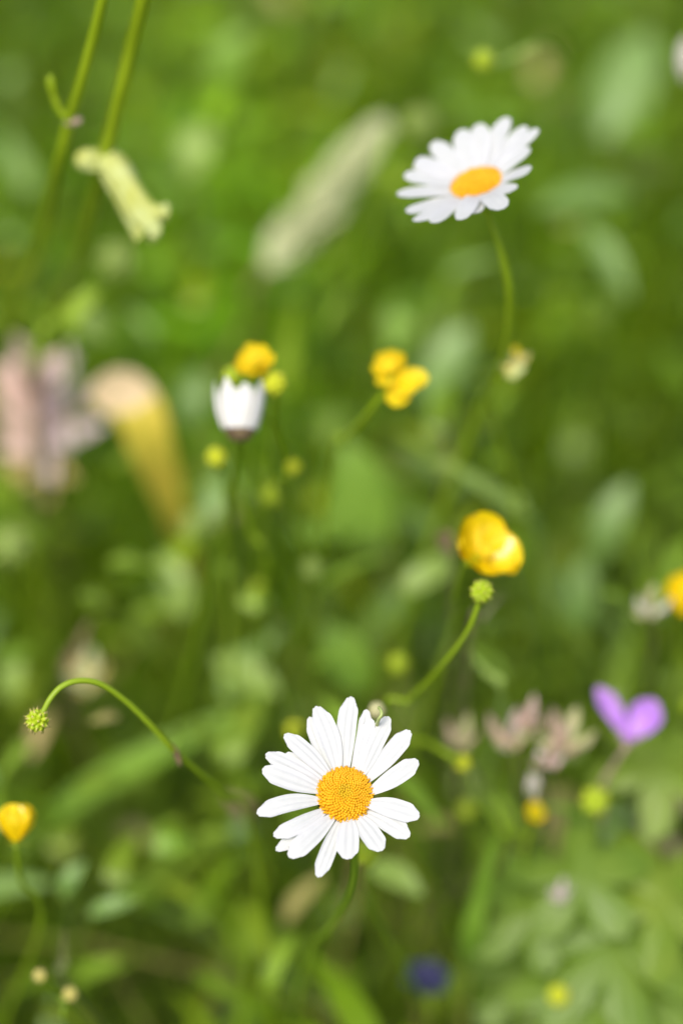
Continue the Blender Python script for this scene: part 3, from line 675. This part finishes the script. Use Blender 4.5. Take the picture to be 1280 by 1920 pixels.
# regional planting, with gap shade and sky sheen painted into some colours: (pixel x, y, radius, colour, mix, density)
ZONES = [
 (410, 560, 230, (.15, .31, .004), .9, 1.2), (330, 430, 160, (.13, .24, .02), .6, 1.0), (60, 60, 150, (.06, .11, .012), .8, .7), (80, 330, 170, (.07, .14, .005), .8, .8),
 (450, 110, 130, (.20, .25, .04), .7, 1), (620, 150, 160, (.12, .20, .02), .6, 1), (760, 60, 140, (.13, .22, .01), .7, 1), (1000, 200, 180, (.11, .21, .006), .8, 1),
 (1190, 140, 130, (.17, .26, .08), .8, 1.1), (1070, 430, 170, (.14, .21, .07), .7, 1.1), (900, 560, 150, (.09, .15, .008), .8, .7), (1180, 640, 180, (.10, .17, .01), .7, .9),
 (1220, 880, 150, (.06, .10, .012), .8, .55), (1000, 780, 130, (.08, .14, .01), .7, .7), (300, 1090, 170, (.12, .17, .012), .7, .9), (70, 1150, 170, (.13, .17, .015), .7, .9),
 (320, 1540, 420, (.15, .205, .045), .7, .95), (900, 1560, 420, (.14, .20, .045), .7, .95), (1150, 1050, 260, (.12, .17, .03), .6, .85),  # wide lower zones: greyish sky sheen of the leaves mixed into blade colour
 (640, 1070, 90, (.05, .08, .008), .8, .4), (250, 1450, 200, (.16, .22, .07), .6, 1.0), (130, 1750, 170, (.07, .12, .012), .8, .7), (320, 1850, 150, (.05, .08, .008), .8, .5),  # mid-meadow gap: its shade put into the blade colour, besides thinner growth
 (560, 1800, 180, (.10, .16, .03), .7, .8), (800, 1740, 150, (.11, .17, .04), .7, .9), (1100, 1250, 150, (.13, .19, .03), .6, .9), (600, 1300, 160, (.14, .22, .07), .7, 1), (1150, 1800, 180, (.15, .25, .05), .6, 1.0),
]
BASE = np.array([[.20, .34, .004], [.26, .41, .005], [.17, .31, .014], [.33, .41, .008], [.14, .27, .004], [.24, .38, .03]])
def plant_colours(x, y, z):
    px, py = pix_np(x, y, z); n = len(x)
    col = BASE[npr.integers(0, len(BASE), n)] * npr.uniform(.75, 1.25, (n, 1)); dens = np.ones(n)
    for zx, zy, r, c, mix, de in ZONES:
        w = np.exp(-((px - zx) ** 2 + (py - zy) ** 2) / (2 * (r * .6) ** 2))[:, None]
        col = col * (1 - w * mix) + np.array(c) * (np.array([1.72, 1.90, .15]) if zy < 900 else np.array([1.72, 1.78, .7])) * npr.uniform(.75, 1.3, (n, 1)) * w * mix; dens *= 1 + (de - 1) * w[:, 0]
    k = npr.random(n)[:, None]
    col = np.where(k < .04, np.array([[.44, .38, .12]]), np.where(k < .12, np.array([[.30, .45, .12]]), np.where(k < .26, col * .55, col)))
    return col, dens
def strips(name, root, h, lean, ang, wid, col, mat_, prof, seg=6, side_ang=None, droop=.35):
    n = len(h); k = seg + 1; s = np.linspace(0, 1, k)[None, :]
    dx, dy = np.cos(ang)[:, None], np.sin(ang)[:, None]; H = h[:, None]; Ln = lean[:, None]
    out = H * Ln * (s ** 1.8); zz = H * (s - droop * Ln * s ** 2.2)
    cx = root[:, 0:1] + dx * out; cy = root[:, 1:2] + dy * out; cz = root[:, 2:3] + zz
    sa = (ang + math.pi / 2 if side_ang is None else side_ang)[:, None]; w = wid[:, None] * prof(s) * .5
    V = np.empty((n, k, 2, 3)); 
    for q, sg in ((0, -1), (1, 1)):
        V[:, :, q, 0] = cx + sg * np.cos(sa) * w; V[:, :, q, 1] = cy + sg * np.sin(sa) * w; V[:, :, q, 2] = cz
    V = V.reshape(-1, 3); b0 = (np.arange(n) * k * 2)[:, None] + (np.arange(seg) * 2)[None, :]
    F = np.stack([b0, b0 + 1, b0 + 3, b0 + 2], -1).reshape(-1, 4)
    me = bpy.data.meshes.new(name); me.vertices.add(len(V)); me.vertices.foreach_set("co", V.ravel())
    me.loops.add(F.size); me.loops.foreach_set("vertex_index", F.ravel().astype(np.int32))
    me.polygons.add(len(F)); me.polygons.foreach_set("loop_start", np.arange(0, F.size, 4, dtype=np.int32)); me.polygons.foreach_set("loop_total", np.full(len(F), 4, dtype=np.int32))
    me.polygons.foreach_set("use_smooth", np.ones(len(F), dtype=bool))
    me.materials.append(mat_); me.update(calc_edges=True)
    at = me.attributes.new("tint", 'FLOAT_COLOR', 'POINT'); C = np.ones((len(V), 4), dtype=np.float32); C[:, :3] = np.repeat(col, k * 2, axis=0); at.data.foreach_set("color", C.ravel())
    o = bpy.data.objects.new(name, me); S.collection.objects.link(o); o["kind"] = "stuff"; return o

def scatter(n, zc):
    x = npr.uniform(-1.3, 1.3, n); y = npr.uniform(.15, 3.4, n)
    keep = npr.random(n) < np.clip(1.25 - .55 * np.maximum(np.abs(x) - .35, 0) - .45 * np.maximum(y - 1.9, 0), .25, 1)
    x, y = x[keep], y[keep]; col, den = plant_colours(x, y, np.full(len(x), zc))
    k2 = npr.random(len(x)) < np.clip((den / 1.2) ** 1.5, 0, 1)
    return x[k2], y[k2], col[k2]

MG = tint_mat("grass_blade", .5, .5, .25); ML = tint_mat("cover_leaf", .42, .38, .5)
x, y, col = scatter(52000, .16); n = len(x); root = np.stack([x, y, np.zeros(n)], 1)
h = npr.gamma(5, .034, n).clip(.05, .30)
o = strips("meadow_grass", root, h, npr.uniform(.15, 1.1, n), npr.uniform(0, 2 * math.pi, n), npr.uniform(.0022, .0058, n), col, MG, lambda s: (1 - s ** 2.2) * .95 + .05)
o["label"] = "dense green meadow grass filling the blurred background"; o["category"] = "grass"
def behind(x, y, z, h, lean, lim):   # keep what does not hang in front of the flowers
    yy = np.minimum(y - h * lean, y); d = yy * CF.y + (np.minimum(z + h, z + h) - CAM_H) * CF.z
    return d > lim
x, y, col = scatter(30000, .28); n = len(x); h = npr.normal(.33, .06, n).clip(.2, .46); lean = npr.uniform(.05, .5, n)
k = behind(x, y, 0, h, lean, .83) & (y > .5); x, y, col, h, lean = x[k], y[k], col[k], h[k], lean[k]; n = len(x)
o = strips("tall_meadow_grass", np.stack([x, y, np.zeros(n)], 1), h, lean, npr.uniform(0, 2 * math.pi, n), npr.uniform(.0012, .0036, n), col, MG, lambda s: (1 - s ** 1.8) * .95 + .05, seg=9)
o["label"] = "taller thin grass blades rising through the meadow"; o["category"] = "grass"
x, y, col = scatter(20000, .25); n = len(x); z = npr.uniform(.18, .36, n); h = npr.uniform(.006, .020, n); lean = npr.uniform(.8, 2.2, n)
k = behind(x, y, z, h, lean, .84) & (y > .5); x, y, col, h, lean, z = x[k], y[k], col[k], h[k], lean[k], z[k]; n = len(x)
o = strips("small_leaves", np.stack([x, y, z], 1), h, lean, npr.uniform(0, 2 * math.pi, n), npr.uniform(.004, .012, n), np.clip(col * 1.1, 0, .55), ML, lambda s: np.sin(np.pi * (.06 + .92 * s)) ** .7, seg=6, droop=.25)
o["label"] = "small leaves on thin shoots through the upper layer of the meadow"; o["category"] = "ground cover"
# leaves at all heights: short broad strips held out sideways
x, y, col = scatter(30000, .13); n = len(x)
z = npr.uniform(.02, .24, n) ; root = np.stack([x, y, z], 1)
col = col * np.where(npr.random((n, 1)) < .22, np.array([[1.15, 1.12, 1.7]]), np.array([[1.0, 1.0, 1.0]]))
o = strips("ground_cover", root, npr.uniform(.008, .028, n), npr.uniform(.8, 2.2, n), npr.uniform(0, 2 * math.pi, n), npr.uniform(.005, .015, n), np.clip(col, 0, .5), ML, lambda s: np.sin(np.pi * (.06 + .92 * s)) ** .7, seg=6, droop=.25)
o["label"] = "low leafy ground cover mixed through the meadow grass"; o["category"] = "ground cover"
